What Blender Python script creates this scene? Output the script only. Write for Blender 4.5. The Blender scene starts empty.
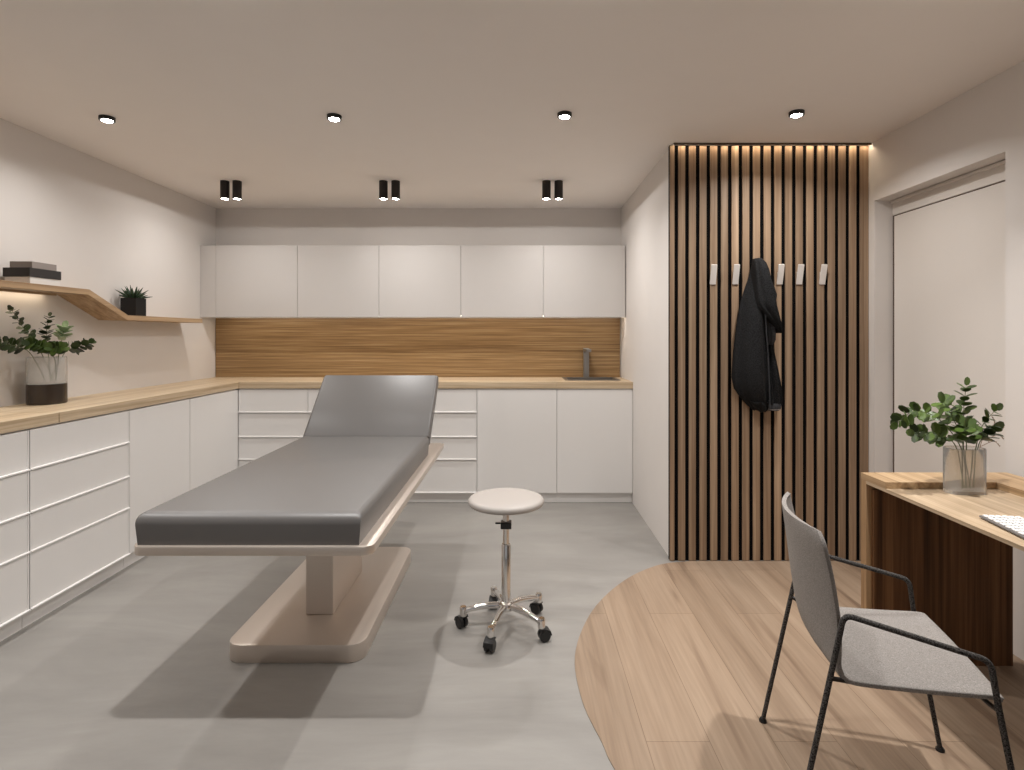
import bpy, bmesh, math, random
from mathutils import Vector, Matrix
random.seed(7)
S = bpy.context.scene
COL = S.collection
PI = math.pi

# ------------------------------------------------------------------ materials
def newmat(name):
    m = bpy.data.materials.new(name); m.use_nodes = True
    nt = m.node_tree; b = nt.nodes['Principled BSDF']
    return m, nt, b

def lin(r, g, b):
    def f(c):
        c /= 255.0
        return c / 12.92 if c <= 0.04045 else ((c + 0.055) / 1.055) ** 2.4
    return (f(r), f(g), f(b), 1.0)

def ramp(nt, stops):
    n = nt.nodes.new('ShaderNodeValToRGB')
    e = n.color_ramp.elements
    while len(e) < len(stops): e.new(0.5)
    for k, (p, c) in enumerate(stops):
        e[k].position = p; e[k].color = c
    return n

def coords(nt, scale, kind='Object', rot=(0, 0, 0)):
    t = nt.nodes.new('ShaderNodeTexCoord'); mp = nt.nodes.new('ShaderNodeMapping')
    mp.inputs['Scale'].default_value = scale; mp.inputs['Rotation'].default_value = rot
    nt.links.new(t.outputs[kind], mp.inputs['Vector'])
    return mp.outputs['Vector']

def noise(nt, vec, scale, detail=4, rough=0.5, dist=0.0):
    n = nt.nodes.new('ShaderNodeTexNoise')
    n.inputs['Scale'].default_value = scale; n.inputs['Detail'].default_value = detail
    n.inputs['Roughness'].default_value = rough; n.inputs['Distortion'].default_value = dist
    nt.links.new(vec, n.inputs['Vector'])
    return n.outputs['Fac']

def mix(nt, a, b, fac, mode='MIX'):
    n = nt.nodes.new('ShaderNodeMix'); n.data_type = 'RGBA'; n.blend_type = mode
    for sock, v in ((n.inputs[0], fac), (n.inputs[6], a), (n.inputs[7], b)):
        if hasattr(v, 'node'): nt.links.new(v, sock)
        else: sock.default_value = v
    return n.outputs[2]

def bump(nt, b, h, strength, dist=0.002):
    n = nt.nodes.new('ShaderNodeBump'); n.inputs['Strength'].default_value = strength
    n.inputs['Distance'].default_value = dist
    nt.links.new(h, n.inputs['Height']); nt.links.new(n.outputs['Normal'], b.inputs['Normal'])

def plain(name, col, rough=0.5, metal=0.0, spec=0.5, var=0.0, coat=0.0):
    m, nt, b = newmat(name)
    b.inputs['Base Color'].default_value = col
    b.inputs['Roughness'].default_value = rough; b.inputs['Metallic'].default_value = metal
    b.inputs['Specular IOR Level'].default_value = spec
    b.inputs['Coat Weight'].default_value = coat
    b.inputs['Coat Roughness'].default_value = 0.06
    if var:
        f = noise(nt, coords(nt, (1, 1, 1)), 6.0, 5)
        c2 = tuple(x * (1 - var) for x in col[:3]) + (1,)
        r = ramp(nt, [(0.3, c2), (0.7, col)])
        nt.links.new(f, r.inputs[0]); nt.links.new(r.outputs[0], b.inputs['Base Color'])
    return m

def wood(name, dark, mid, light, axis, band=9.0, fine=55.0, rough=0.45, island=0.0, across=None):
    """grain runs along axis; bands vary across it"""
    m, nt, b = newmat(name)
    st = 0.018
    def sc(k):
        v = [1.0, 1.0, 1.0]; v['xyz'.index(axis)] = k
        if across is not None:
            for q in 'xyz':
                if q != axis and q != across: v['xyz'.index(q)] = 0.15
        return tuple(v)
    f1 = noise(nt, coords(nt, sc(st)), band, 3, 0.6, 0.04)
    f2 = noise(nt, coords(nt, sc(0.02)), fine, 6, 0.65)
    r1 = ramp(nt, [(0.30, dark), (0.50, mid), (0.70, light)])
    nt.links.new(f1, r1.inputs[0])
    r2 = ramp(nt, [(0.32, (0.72, 0.68, 0.64, 1)), (0.62, (1.05, 1.05, 1.05, 1))])
    nt.links.new(f2, r2.inputs[0])
    col = mix(nt, r1.outputs[0], r2.outputs[0], 0.8, 'MULTIPLY')
    if island:
        g = nt.nodes.new('ShaderNodeNewGeometry')
        r3 = ramp(nt, [(0.0, (1 - island, 1 - island * 1.05, 1 - island * 1.1, 1)), (1.0, (1.12, 1.1, 1.08, 1))])
        nt.links.new(g.outputs['Random Per Island'], r3.inputs[0])
        col = mix(nt, col, r3.outputs[0], 1.0, 'MULTIPLY')
    nt.links.new(col, b.inputs['Base Color'])
    b.inputs['Roughness'].default_value = rough
    b.inputs['Specular IOR Level'].default_value = 0.35
    bump(nt, b, f2, 0.08, 0.001)
    return m

M = {}
M['wall'] = plain('wall_paint', lin(222, 216, 211), 0.75, spec=0.25, var=0.015)
M['ceiling'] = plain('ceiling_paint', lin(243, 237, 232), 0.85, spec=0.2, var=0.01)
M['door_paint'] = plain('door_paint', lin(222, 215, 208), 0.5, spec=0.3)
M['gloss_white'] = plain('gloss_white_lacquer', lin(206, 201, 197), 0.10, spec=0.5)
M['satin_white'] = plain('satin_white_lacquer', lin(240, 237, 234), 0.32, spec=0.4)
M['oak_y'] = wood('oak_along_y', lin(184, 160, 128), lin(208, 186, 156), lin(224, 206, 178), 'y', 36, 90)
M['oak_x'] = wood('oak_along_x', lin(184, 160, 128), lin(208, 186, 156), lin(224, 206, 178), 'x', 36, 90)
M['splash_wood'] = wood('ribbed_oak_splashback', lin(122, 94, 62), lin(152, 122, 84), lin(176, 148, 110), 'x', 60, 150, 0.4)
M['shelf_wood'] = wood('shelf_oak', lin(158, 128, 96), lin(184, 154, 120), lin(200, 172, 138), 'y', 30, 80)
M['desk_top'] = wood('desk_oak', lin(168, 145, 118), lin(190, 167, 139), lin(207, 186, 158), 'y', 30, 100)
M['desk_rim'] = wood('desk_rim_oak', lin(158, 128, 96), lin(186, 156, 120), lin(204, 176, 140), 'y', 34, 100)
M['desk_panel_shaded'] = wood('desk_panel_wood_shaded', lin(74, 50, 32), lin(116, 82, 54), lin(146, 108, 74), 'z', 42, 110)  # same desk wood darkened: shade on the panel face painted into the colour
M['desk_end_lit'] = wood('desk_end_oak_lit', lin(142, 110, 78), lin(168, 136, 100), lin(186, 154, 118), 'z', 34, 100)  # lighter copy of the panel wood, light on its edge painted in
M['slat'] = wood('slat_oak', lin(132, 109, 88), lin(160, 135, 111), lin(188, 163, 137), 'z', 28, 90, 0.5, island=0.26)
M['slat_back'] = plain('black_felt', lin(14, 12, 12), 0.95, spec=0.1)
M['upholstery'] = None
M['black_metal'] = plain('black_anodised', lin(34, 28, 25), 0.45, metal=0.2)
M['dark_ring'] = plain('black_ring', lin(18, 17, 17), 0.4)
M['taupe'] = plain('taupe_lacquer', lin(216, 204, 193), 0.40, metal=0.7, var=0.02)
M['chrome'] = plain('chrome', (0.75, 0.73, 0.71, 1), 0.12, metal=1.0)
M['steel'] = plain('brushed_steel', (0.34, 0.32, 0.30, 1), 0.35, metal=0.9)
M['steel_dark'] = plain('dark_steel', (0.16, 0.15, 0.14, 1), 0.4, metal=0.8)
M['black_plastic'] = plain('black_plastic', lin(26, 25, 25), 0.35)
M['stool_vinyl'] = plain('stool_vinyl', lin(178, 171, 165), 0.42, spec=0.4, var=0.01)
M['hook_white'] = plain('hook_white', lin(225, 218, 212), 0.35)
M['pot_black'] = plain('pot_black', lin(20, 19, 19), 0.5, spec=0.3)
M['soil'] = plain('soil', lin(46, 35, 26), 0.95, var=0.4)
M['book_grey'] = plain('book_grey', lin(140, 130, 124), 0.6)
M['book_black'] = plain('book_black', lin(34, 29, 27), 0.55)
M['book_white'] = plain('book_white', lin(225, 220, 214), 0.6)
M['paper'] = plain('paper_edges', lin(205, 196, 184), 0.8, var=0.1)
M['key_white'] = plain('key_white', lin(240, 238, 236), 0.4)
M['key_tray'] = plain('keyboard_tray', lin(112, 109, 108), 0.5, metal=0.0)
M['gap'] = plain('shadow_gap_brown', lin(84, 66, 54), 0.8)
M['stem'] = plain('plant_stem', lin(84, 92, 52), 0.6)
M['stem_brown'] = plain('dry_twig', lin(150, 124, 98), 0.7)

def upholstery():
    m, nt, b = newmat('grey_leatherette')
    v = coords(nt, (1, 1, 1))
    f = noise(nt, v, 420, 2)
    b.inputs['Base Color'].default_value = lin(104, 101, 99)
    b.inputs['Roughness'].default_value = 0.42
    b.inputs['Specular IOR Level'].default_value = 0.65
    bump(nt, b, f, 0.12, 0.0006)
    return m
M['upholstery'] = upholstery()

def tweed(name, c1, c2, scale=260):
    m, nt, b = newmat(name)
    f = noise(nt, coords(nt, (1, 1, 1)), scale, 3, 0.7)
    f2 = noise(nt, coords(nt, (0.25, 1, 1)), scale * 1.6, 2, 0.6)
    r = ramp(nt, [(0.36, c1), (0.62, c2)])
    nt.links.new(f, r.inputs[0])
    r2 = ramp(nt, [(0.35, (0.8, 0.8, 0.8, 1)), (0.65, (1.1, 1.1, 1.1, 1))])
    nt.links.new(f2, r2.inputs[0])
    nt.links.new(mix(nt, r.outputs[0], r2.outputs[0], 1.0, 'MULTIPLY'), b.inputs['Base Color'])
    b.inputs['Roughness'].default_value = 0.9; b.inputs['Specular IOR Level'].default_value = 0.15
    bump(nt, b, f, 0.35, 0.001)
    return m
M['tweed'] = tweed('grey_tweed', lin(132, 126, 121), lin(166, 160, 155), 420)
M['cord'] = tweed('black_cord_wrap', lin(12, 12, 12), lin(104, 100, 97), 300)
M['coat'] = tweed('black_wool', lin(10, 10, 11), lin(46, 46, 47), 240)
M['coat_lining'] = tweed('dark_lining', lin(52, 53, 56), lin(80, 81, 84), 260)

def concrete():
    m, nt, b = newmat('polished_concrete')
    v = coords(nt, (0.55, 1.6, 1.0), rot=(0, 0, 0.12))
    f = noise(nt, v, 1.5, 9, 0.62, 0.7)
    g = noise(nt, coords(nt, (0.5, 3.0, 1.0), rot=(0, 0, -0.1)), 5.0, 8, 0.7, 0.4)
    r = ramp(nt, [(0.30, lin(139, 135, 130)), (0.52, lin(150, 146, 141)), (0.72, lin(162, 158, 152))])
    nt.links.new(f, r.inputs[0])
    r2 = ramp(nt, [(0.3, (0.93, 0.93, 0.93, 1)), (0.7, (1.05, 1.05, 1.05, 1))])
    nt.links.new(g, r2.inputs[0])
    nt.links.new(mix(nt, r.outputs[0], r2.outputs[0], 1.0, 'MULTIPLY'), b.inputs['Base Color'])
    rr = ramp(nt, [(0.3, (0.38,) * 3 + (1,)), (0.7, (0.52,) * 3 + (1,))])
    nt.links.new(g, rr.inputs[0]); nt.links.new(rr.outputs[0], b.inputs['Roughness'])
    b.inputs['Specular IOR Level'].default_value = 0.4
    return m
M['concrete'] = concrete()

def planks():
    m, nt, b = newmat('oak_floor_planks')
    v = coords(nt, (1, 1, 1), rot=(0, 0, PI / 2))
    br = nt.nodes.new('ShaderNodeTexBrick')
    br.inputs['Scale'].default_value = 1.0; br.inputs['Brick Width'].default_value = 1.35
    br.inputs['Row Height'].default_value = 0.212; br.inputs['Mortar Size'].default_value = 0.0012
    br.inputs['Color1'].default_value = (1.05, 1.04, 1.03, 1); br.inputs['Color2'].default_value = (0.90, 0.89, 0.88, 1)
    br.inputs['Mortar'].default_value = (0.6, 0.55, 0.5, 1)
    br.offset = 0.37; br.offset_frequency = 2
    nt.links.new(v, br.inputs['Vector'])
    f = noise(nt, coords(nt, (1, 0.05, 1)), 8, 5, 0.55, 0.25)
    r = ramp(nt, [(0.24, lin(124, 104, 86)), (0.44, lin(158, 136, 115)), (0.70, lin(174, 153, 132))])
    nt.links.new(f, r.inputs[0])
    g = noise(nt, coords(nt, (1, 0.03, 1)), 90, 5, 0.6)
    r2 = ramp(nt, [(0.3, (0.86, 0.85, 0.84, 1)), (0.65, (1.04, 1.04, 1.04, 1))])
    nt.links.new(g, r2.inputs[0])
    k = noise(nt, coords(nt, (1, 0.09, 1)), 7.5, 3, 0.5, 0.8)
    r3 = ramp(nt, [(0.61, (1, 1, 1, 1)), (0.70, (0.70, 0.66, 0.64, 1))])
    nt.links.new(k, r3.inputs[0])
    c = mix(nt, r.outputs[0], br.outputs['Color'], 1.0, 'MULTIPLY')
    c = mix(nt, c, r2.outputs[0], 1.0, 'MULTIPLY')
    c = mix(nt, c, r3.outputs[0], 1.0, 'MULTIPLY')
    nt.links.new(c, b.inputs['Base Color'])
    b.inputs['Roughness'].default_value = 0.5; b.inputs['Specular IOR Level'].default_value = 0.3
    return m
M['planks'] = planks()

def glass(name, tint, rough=0.02, frost=0.0):
    m, nt, b = newmat(name)
    b.inputs['Base Color'].default_value = tint
    b.inputs['Roughness'].default_value = rough
    b.inputs['IOR'].default_value = 1.45
    b.inputs['Transmission Weight'].default_value = 1.0 - frost
    return m
M['glass'] = glass('clear_glass', (0.98, 0.98, 0.97, 1), 0.10, 0.16)
M['glass_frost'] = glass('frosted_glass', (0.97, 0.965, 0.95, 1), 0.25, 0.22)
M['smoke'] = plain('dark_vase_base', lin(52, 42, 34), 0.22, spec=0.5)

def leafmat(name, dark, light, rough=0.42):
    m, nt, b = newmat(name)
    g = nt.nodes.new('ShaderNodeNewGeometry')
    r = ramp(nt, [(0.0, dark), (1.0, light)])
    nt.links.new(g.outputs['Random Per Island'], r.inputs[0])
    f = noise(nt, coords(nt, (1, 1, 1)), 60, 3)
    r2 = ramp(nt, [(0.3, (0.8, 0.8, 0.8, 1)), (0.7, (1.15, 1.15, 1.15, 1))])
    nt.links.new(f, r2.inputs[0])
    nt.links.new(mix(nt, r.outputs[0], r2.outputs[0], 1.0, 'MULTIPLY'), b.inputs['Base Color'])
    b.inputs['Roughness'].default_value = rough
    b.inputs['Specular IOR Level'].default_value = 0.4
    return m
M['leaf'] = leafmat('eucalyptus_leaf', lin(36, 52, 18), lin(84, 106, 44))
M['leaf_dark'] = leafmat('eucalyptus_leaf_dark', lin(30, 42, 22), lin(60, 78, 40))
M['leaf_pale'] = leafmat('eucalyptus_leaf_pale', lin(142, 164, 122), lin(186, 200, 164))
M['aloe'] = leafmat('succulent_leaf', lin(30, 46, 32), lin(62, 84, 58))

def emit(name, col, strength):
    m, nt, b = newmat(name)
    b.inputs['Base Color'].default_value = (0.9, 0.9, 0.9, 1)
    b.inputs['Emission Color'].default_value = col
    b.inputs['Emission Strength'].default_value = strength
    return m
M['lens'] = emit('lamp_lens', (1.0, 0.95, 0.88, 1), 60)
M['led'] = emit('warm_led', (1.0, 0.84, 0.62, 1), 5)
M['lens_dome'] = emit('domed_lamp_lens', (1.0, 0.95, 0.88, 1), 28)
M['led_wash'] = emit('warm_led_wash', (1.0, 0.80, 0.56, 1), 26)
M['led_soft'] = emit('warm_led_soft', (1.0, 0.90, 0.76, 1), 15)

# ------------------------------------------------------------------ mesh helpers
def obj(name, bm, mat, parent=None, smooth=False, angle=40):
    me = bpy.data.meshes.new(name)
    bmesh.ops.recalc_face_normals(bm, faces=bm.faces[:])
    bm.to_mesh(me); bm.free()
    if mat is not None: me.materials.append(M[mat])
    o = bpy.data.objects.new(name, me); COL.objects.link(o)
    if parent is not None: o.parent = parent
    if smooth:
        for p in me.polygons: p.use_smooth = True
        try: me.set_sharp_from_angle(angle=math.radians(angle))
        except Exception: pass
    return o

def thing(name, label, cat, loc=(0, 0, 0), rotz=0.0, group=None):
    o = bpy.data.objects.new(name, None); COL.objects.link(o)
    o.empty_display_size = 0.1
    o.location = loc; o.rotation_euler = (0, 0, rotz)
    o['label'] = label; o['category'] = cat
    if group: o['group'] = group
    return o

def tag(o, label, cat, group=None):
    o['label'] = label; o['category'] = cat
    if group: o['group'] = group
    return o

def struct(name, bm, mat, parent=None, label=None):
    o = obj(name, bm, mat, parent)
    if parent is None:
        o['kind'] = 'structure'
        if label: o['label'] = label; o['category'] = name.split('_')[0]
    return o

def dup(root, loc, label, rotz=None):
    r = root.copy(); COL.objects.link(r); r.location = loc; r['label'] = label
    if rotz is not None: r.rotation_euler = (0, 0, rotz)
    for ch in list(root.children):
        c = ch.copy(); COL.objects.link(c); c.parent = r
        for g in list(ch.children):
            d = g.copy(); COL.objects.link(d); d.parent = c
    return r

def box(bm, x0, x1, y0, y1, z0, z1, bev=0.0, seg=2, edges=None):
    tmp = bmesh.new()
    bmesh.ops.create_cube(tmp, size=1.0)
    for v in tmp.verts:
        v.co = Vector(((x0 + x1) / 2 + v.co.x * (x1 - x0), (y0 + y1) / 2 + v.co.y * (y1 - y0), (z0 + z1) / 2 + v.co.z * (z1 - z0)))
    if bev > 0:
        es = tmp.edges[:] if edges is None else [e for e in tmp.edges if edges(e)]
        bmesh.ops.bevel(tmp, geom=es, offset=bev, segments=seg, profile=0.5, affect='EDGES')
    join(bm, tmp)
    return bm

def join(bm, tmp):
    mp = {v: bm.verts.new(v.co) for v in tmp.verts}
    for f in tmp.faces:
        try: bm.faces.new([mp[v] for v in f.verts])
        except ValueError: pass
    tmp.free()

def bx(*a, **k):
    return box(bmesh.new(), *a, **k)

def prism(bm, pts, axis, a0, a1, bev=0.0, seg=2):
    """extrude a closed 2-D outline along axis; pts in the other two axes in xyz order"""
    tmp = bmesh.new()
    def co(p, a):
        return {'x': (a, p[0], p[1]), 'y': (p[0], a, p[1]), 'z': (p[0], p[1], a)}[axis]
    A = [tmp.verts.new(co(p, a0)) for p in pts]; B = [tmp.verts.new(co(p, a1)) for p in pts]
    tmp.faces.new(A); tmp.faces.new(B[::-1])
    n = len(pts)
    for i in range(n): tmp.faces.new([A[i], A[(i + 1) % n], B[(i + 1) % n], B[i]])
    bmesh.ops.recalc_face_normals(tmp, faces=tmp.faces[:])
    if bev:
        es = [e for e in tmp.edges if all(len(f.verts) == n and n > 4 or True for f in e.link_faces) and any(f.normal.dot(Vector(co((0, 0), 1))) > 0.9 or f.normal.dot(Vector(co((0, 0), 1))) < -0.9 for f in e.link_faces)]
        bmesh.ops.bevel(tmp, geom=es, offset=bev, segments=seg, profile=0.5, affect='EDGES')
    join(bm, tmp)
    return bm

def rrect(x0, x1, y0, y1, r, n=8):
    pts = []
    for cx, cy, a in ((x1 - r, y1 - r, 0), (x0 + r, y1 - r, 90), (x0 + r, y0 + r, 180), (x1 - r, y0 + r, 270)):
        for k in range(n + 1):
            t = math.radians(a + 90 * k / n)
            pts.append((cx + r * math.cos(t), cy + r * math.sin(t)))
    return pts

def lathe(bm, prof, n=32, c=(0, 0, 0), cap=True):
    rings = []
    for r, z in prof:
        rings.append([bm.verts.new((c[0] + r * math.cos(2 * PI * k / n), c[1] + r * math.sin(2 * PI * k / n), c[2] + z)) for k in range(n)])
    for a, b in zip(rings, rings[1:]):
        for k in range(n): bm.faces.new([a[k], a[(k + 1) % n], b[(k + 1) % n], b[k]])
    if cap:
        bm.faces.new(rings[0][::-1]); bm.faces.new(rings[-1])
    return bm

def spline(pts, n=6):
    P = [Vector(p) for p in pts]
    out = []
    for i in range(len(P) - 1):
        p0 = P[max(i - 1, 0)]; p1 = P[i]; p2 = P[i + 1]; p3 = P[min(i + 2, len(P) - 1)]
        for k in range(n):
            t = k / n
            out.append(0.5 * ((2 * p1) + (p2 - p0) * t + (2 * p0 - 5 * p1 + 4 * p2 - p3) * t * t + (3 * p1 - p0 - 3 * p2 + p3) * t ** 3))
    out.append(P[-1])
    return out

def fillet(pts, r, n=6):
    """polyline with rounded corners"""
    P = [Vector(p) for p in pts]; out = [P[0]]
    for i in range(1, len(P) - 1):
        a = (P[i - 1] - P[i]); b = (P[i + 1] - P[i])
        d = min(r, a.length * 0.45, b.length * 0.45)
        s = P[i] + a.normalized() * d; e = P[i] + b.normalized() * d
        for k in range(n + 1):
            t = k / n
            out.append(s * (1 - t) ** 2 + P[i] * 2 * t * (1 - t) + e * t * t)
    out.append(P[-1])
    return out

def tube(bm, pts, r, n=10, cap=True):
    P = [Vector(p) for p in pts]
    R = r if isinstance(r, (list, tuple)) else [r] * len(P)
    t0 = (P[1] - P[0]).normalized()
    up = Vector((0, 0, 1)) if abs(t0.z) < 0.9 else Vector((1, 0, 0))
    u = t0.cross(up).normalized()
    rings = []
    for i, p in enumerate(P):
        if i == 0: t = P[1] - P[0]
        elif i == len(P) - 1: t = P[-1] - P[-2]
        else: t = (P[i + 1] - P[i]).normalized() + (P[i] - P[i - 1]).normalized()
        t.normalize()
        u = (u - t * u.dot(t)).normalized(); w = t.cross(u)
        rings.append([bm.verts.new(p + (u * math.cos(2 * PI * k / n) + w * math.sin(2 * PI * k / n)) * R[i]) for k in range(n)])
    for a, b in zip(rings, rings[1:]):
        for k in range(n): bm.faces.new([a[k], a[(k + 1) % n], b[(k + 1) % n], b[k]])
    if cap:
        bm.faces.new(rings[0][::-1]); bm.faces.new(rings[-1])
    return bm

def loft(bm, rings, cap=True):
    V = [[bm.verts.new(p) for p in r] for r in rings]
    n = len(V[0])
    for a, b in zip(V, V[1:]):
        for k in range(n): bm.faces.new([a[k], a[(k + 1) % n], b[(k + 1) % n], b[k]])
    if cap:
        bm.faces.new(V[0][::-1]); bm.faces.new(V[-1])
    return bm

# ------------------------------------------------------------------ dimensions (metres; camera stands at x = 0, y = 0)
HC = 1.358          # eye height
H = 2.50            # ceiling
XL, XR = -2.73, 2.10
YB, YF = 5.00, -1.80
XP, YP = 0.918, 3.365   # partition corner

# ------------------------------------------------------------------ room
f = bmesh.new(); box(f, XL - .15, XR + .35, YF - .15, YB + .15, -0.12, 0.0)
struct('floor', f, 'concrete')
struct('ceiling', bx(XL - .15, XR + .35, YF - .15, YB + .15, H, H + 0.12), 'ceiling')
struct('wall_left', bx(XL - .15, XL, YF, YB, 0, H), 'wall')
struct('wall_back', bx(XL, XP, YB, YB + .15, 0, H), 'wall')
w = bmesh.new()         # unseen rear wall, its wide opening added to let world light in as fill
box(w, XL, -2.2, YF - .15, YF, 0, H); box(w, 1.6, XR, YF - .15, YF, 0, H); box(w, -2.2, 1.6, YF - .15, YF, 2.25, H)
struct('wall_rear', w, 'wall')
struct('wall_partition', bx(XP, XR, YP, YB + .15, 0, H), 'wall')
DY0, DY1, DZ = 2.396, 3.278, 2.151
w = bmesh.new()
box(w, XR, XR + .14, YF, DY0, 0, H); box(w, XR, XR + .14, DY1, YP + .4, 0, H); box(w, XR, XR + .14, DY0, DY1, DZ, H)
struct('wall_right', w, 'wall')
dr = bpy.data.objects.new('door_1', None); COL.objects.link(dr); dr['kind'] = 'structure'
dr['label'] = 'flush white door set deep in the right wall recess'; dr['category'] = 'door'
dr.location = (XR + .11, (DY0 + DY1) / 2, 0)
hw = (DY1 - DY0) / 2
fr = bmesh.new()
box(fr, -.006, .03, -hw + .001, hw - .001, 2.062, DZ - .002, .002)
box(fr, -.02, .03, -hw + .001, hw - .001, DZ - .018, DZ - .003, .002)
obj('door_frame', fr, 'door_paint', dr)
obj('shadow_gap', bx(-.002, .03, -hw + .001, hw - .001, .002, 2.061), 'gap', dr)
obj('door_leaf', bx(-.006, -.0025, -hw + .004, hw - .018, .006, 2.055, .001), 'door_paint', dr)

# wooden floor field with a round end
def circ(p, q, r):
    ax, ay = p; bx_, by = q; cx, cy = r
    d = 2 * (ax * (by - cy) + bx_ * (cy - ay) + cx * (ay - by))
    ux = ((ax * ax + ay * ay) * (by - cy) + (bx_ * bx_ + by * by) * (cy - ay) + (cx * cx + cy * cy) * (ay - by)) / d
    uy = ((ax * ax + ay * ay) * (cx - bx_) + (bx_ * bx_ + by * by) * (ax - cx) + (cx * cx + cy * cy) * (bx_ - ax)) / d
    return ux, uy, math.hypot(ax - ux, ay - uy)
edge = [(1.04, 3.328), (.888, 3.298), (.767, 3.235), (.608, 3.095), (.446, 2.881), (.322, 2.640), (.236, 2.344), (.234, 2.06), (.276, 1.847), (.299, 1.733), (.40, 1.42), (.56, 1.14), (.80, .88), (1.1, .70), (1.45, .60), (1.8, .56)]
edge = [(p.x, p.y) for p in spline([(a, b, 0) for a, b in edge], 6)]
outline = edge + [(XR - .001, .55), (XR - .001, 3.3285)]
wf = prism(bmesh.new(), outline, 'z', 0.0002, 0.003)
struct('floor_wood_inlay', wf, 'planks')

# ------------------------------------------------------------------ fitted units
WT, WB = 0.979, 0.927      # worktop top / underside
DRZ = [(.735, .918), (.537, .727), (.355, .529), (.088, .347)]

def unit(kind, label, width, loc, rotz, group, fx=0.0, depth=.46):
    """local frame: x along the run, front faces -y at y = 0, body behind it"""
    name = 'drawer_cabinet' if kind == 'drawers' else 'base_cabinet'
    t = thing(name, label, 'cabinet', loc, rotz, group)
    h = width / 2
    obj('body', bx(-h + .0005, h - .0005, .020, depth, .085, WB - .001), 'satin_white', t)
    obj('plinth', bx(-h + .0005, h - .0005, .035, .06, .0, .0845), 'satin_white', t)
    g = .0018
    if kind == 'drawers':
        for z0, z1 in DRZ:
            b = bmesh.new()
            box(b, -h + g, h - g, .002, .0195, z0, z1, .0012, 1)
            prism(b, [(-.008, z0 - .003), (.004, z0 - .003), (.004, z0 + .006), (-.008, z0 + .003)], 'x', -h + g, h - g)
            box(b, -h + g, -h + g + .007, -.0005, .004, z0, z1); box(b, h - g - .007, h - g, -.0005, .004, z0, z1)
            obj('drawer', b, 'satin_white', t)
    else:
        b = bmesh.new()
        box(b, -h + g, h - g, .0, .0195, .085, .918, .0015, 1)
        obj('door', b, 'satin_white', t)
    return t

YBF = 4.472     # plane of the back run's fronts
grpB = 'white base cabinets along the back wall'
bu = [(-2.262, -1.70, 'drawers', 'white three-lip drawer cabinet in the corner under the back worktop, left of the bed headrest'),
      (-1.70, -1.02, 'drawers', 'white drawer cabinet mostly hidden behind the raised headrest of the examination bed'),
      (-1.02, -.339, 'drawers', 'white drawer cabinet seen just right of the bed headrest, beside the plain door cabinets'),
      (-.339, .305, 'door', 'white base cabinet with plain door behind the stool, left of the sink cabinet'),
      (.305, .917, 'door', 'white base cabinet with plain door directly under the sink')]
for a, b, k, lab in bu:
    unit(k, lab, b - a, ((a + b) / 2, YBF, 0), 0, grpB, depth=YB - YBF - .002)
XLF = -2.262
grpL = 'white base cabinets along the left wall'
lu = [(3.817, 4.468, 'door', 'white plain-door cabinet of the left run, next to the inner corner'),
      (3.224, 3.815, 'door', 'white plain-door cabinet of the left run, between drawers and the corner cabinet'),
      (2.566, 3.222, 'drawers', 'white four-drawer cabinet under the worktop, below and right of the dark-bottomed vase'),
      (1.90, 2.564, 'drawers', 'white four-drawer cabinet cut off by the left edge, nearest the camera')]
for a, b, k, lab in lu:
    unit(k, lab, b - a, (XLF, (a + b) / 2, 0), PI / 2, grpL, depth=XLF - XL - .002)
# worktops
def worktop(x0, x1, y0, y1, mat, label):
    tag(obj('worktop', bx(x0, x1, y0, y1, WB, WT, .0015, 1), mat), label, 'worktop', 'oak worktops')
worktop(XL + .001, XLF + .006, 1.90, 2.7215, 'oak_y', 'oak worktop slab at the near left, cut off by the picture edge')
worktop(XL + .001, XLF + .006, 2.7255, YB - .001, 'oak_y', 'long oak worktop slab on the left run reaching the back corner')
worktop(XLF + .0065, .3045, YBF - .006, YB - .001, 'oak_x', 'long oak worktop slab along the back wall behind the bed')
# sink worktop with a cut-out
sx0, sx1, sy0, sy1 = .398, .828, 4.62, 4.90
b = bmesh.new()
box(b, .3055, sx0, YBF - .006, YB - .001, WB, WT); box(b, sx1, XP - .001, YBF - .006, YB - .001, WB, WT)
box(b, sx0, sx1, YBF - .006, sy0, WB, WT); box(b, sx0, sx1, sy1, YB - .001, WB, WT)
tag(obj('worktop', b, 'oak_x'), 'short oak worktop slab holding the sink, against the partition', 'worktop', 'oak worktops')
sk = thing('sink', 'dark steel inset sink in the short oak worktop', 'sink', ((sx0 + sx1) / 2, (sy0 + sy1) / 2, WT))
hx, hy = (sx1 - sx0) / 2, (sy1 - sy0) / 2
b = bmesh.new()
for a in ((-hx - .015, hx + .015, -hy - .015, -hy + .012), (-hx - .015, hx + .015, hy - .012, hy + .015), (-hx - .015, -hx + .012, -hy + .012, hy - .012), (hx - .012, hx + .015, -hy + .012, hy - .012)):
    box(b, *a, .0005, .006)
obj('rim', b, 'steel', sk)
b = bmesh.new()
box(b, -hx + .004, -hx + .008, -hy + .004, hy - .004, -.048, .0); box(b, hx - .008, hx - .004, -hy + .004, hy - .004, -.048, .0)
box(b, -hx + .008, hx - .008, -hy + .004, -hy + .008, -.048, .0); box(b, -hx + .008, hx - .008, hy - .008, hy - .004, -.048, .0)
box(b, -hx + .004, hx - .004, -hy + .004, hy - .004, -.05, -.048)
obj('basin', b, 'steel', sk)
tp = thing('tap', 'square grey column tap standing behind the sink', 'tap', (.598, 4.945, WT))
obj('column', bx(-.024, .024, -.022, .022, .001, .262, .003), 'steel', tp)
obj('spout', bx(-.022, .022, -.19, -.0225, .232, .258, .003), 'steel', tp)

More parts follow.
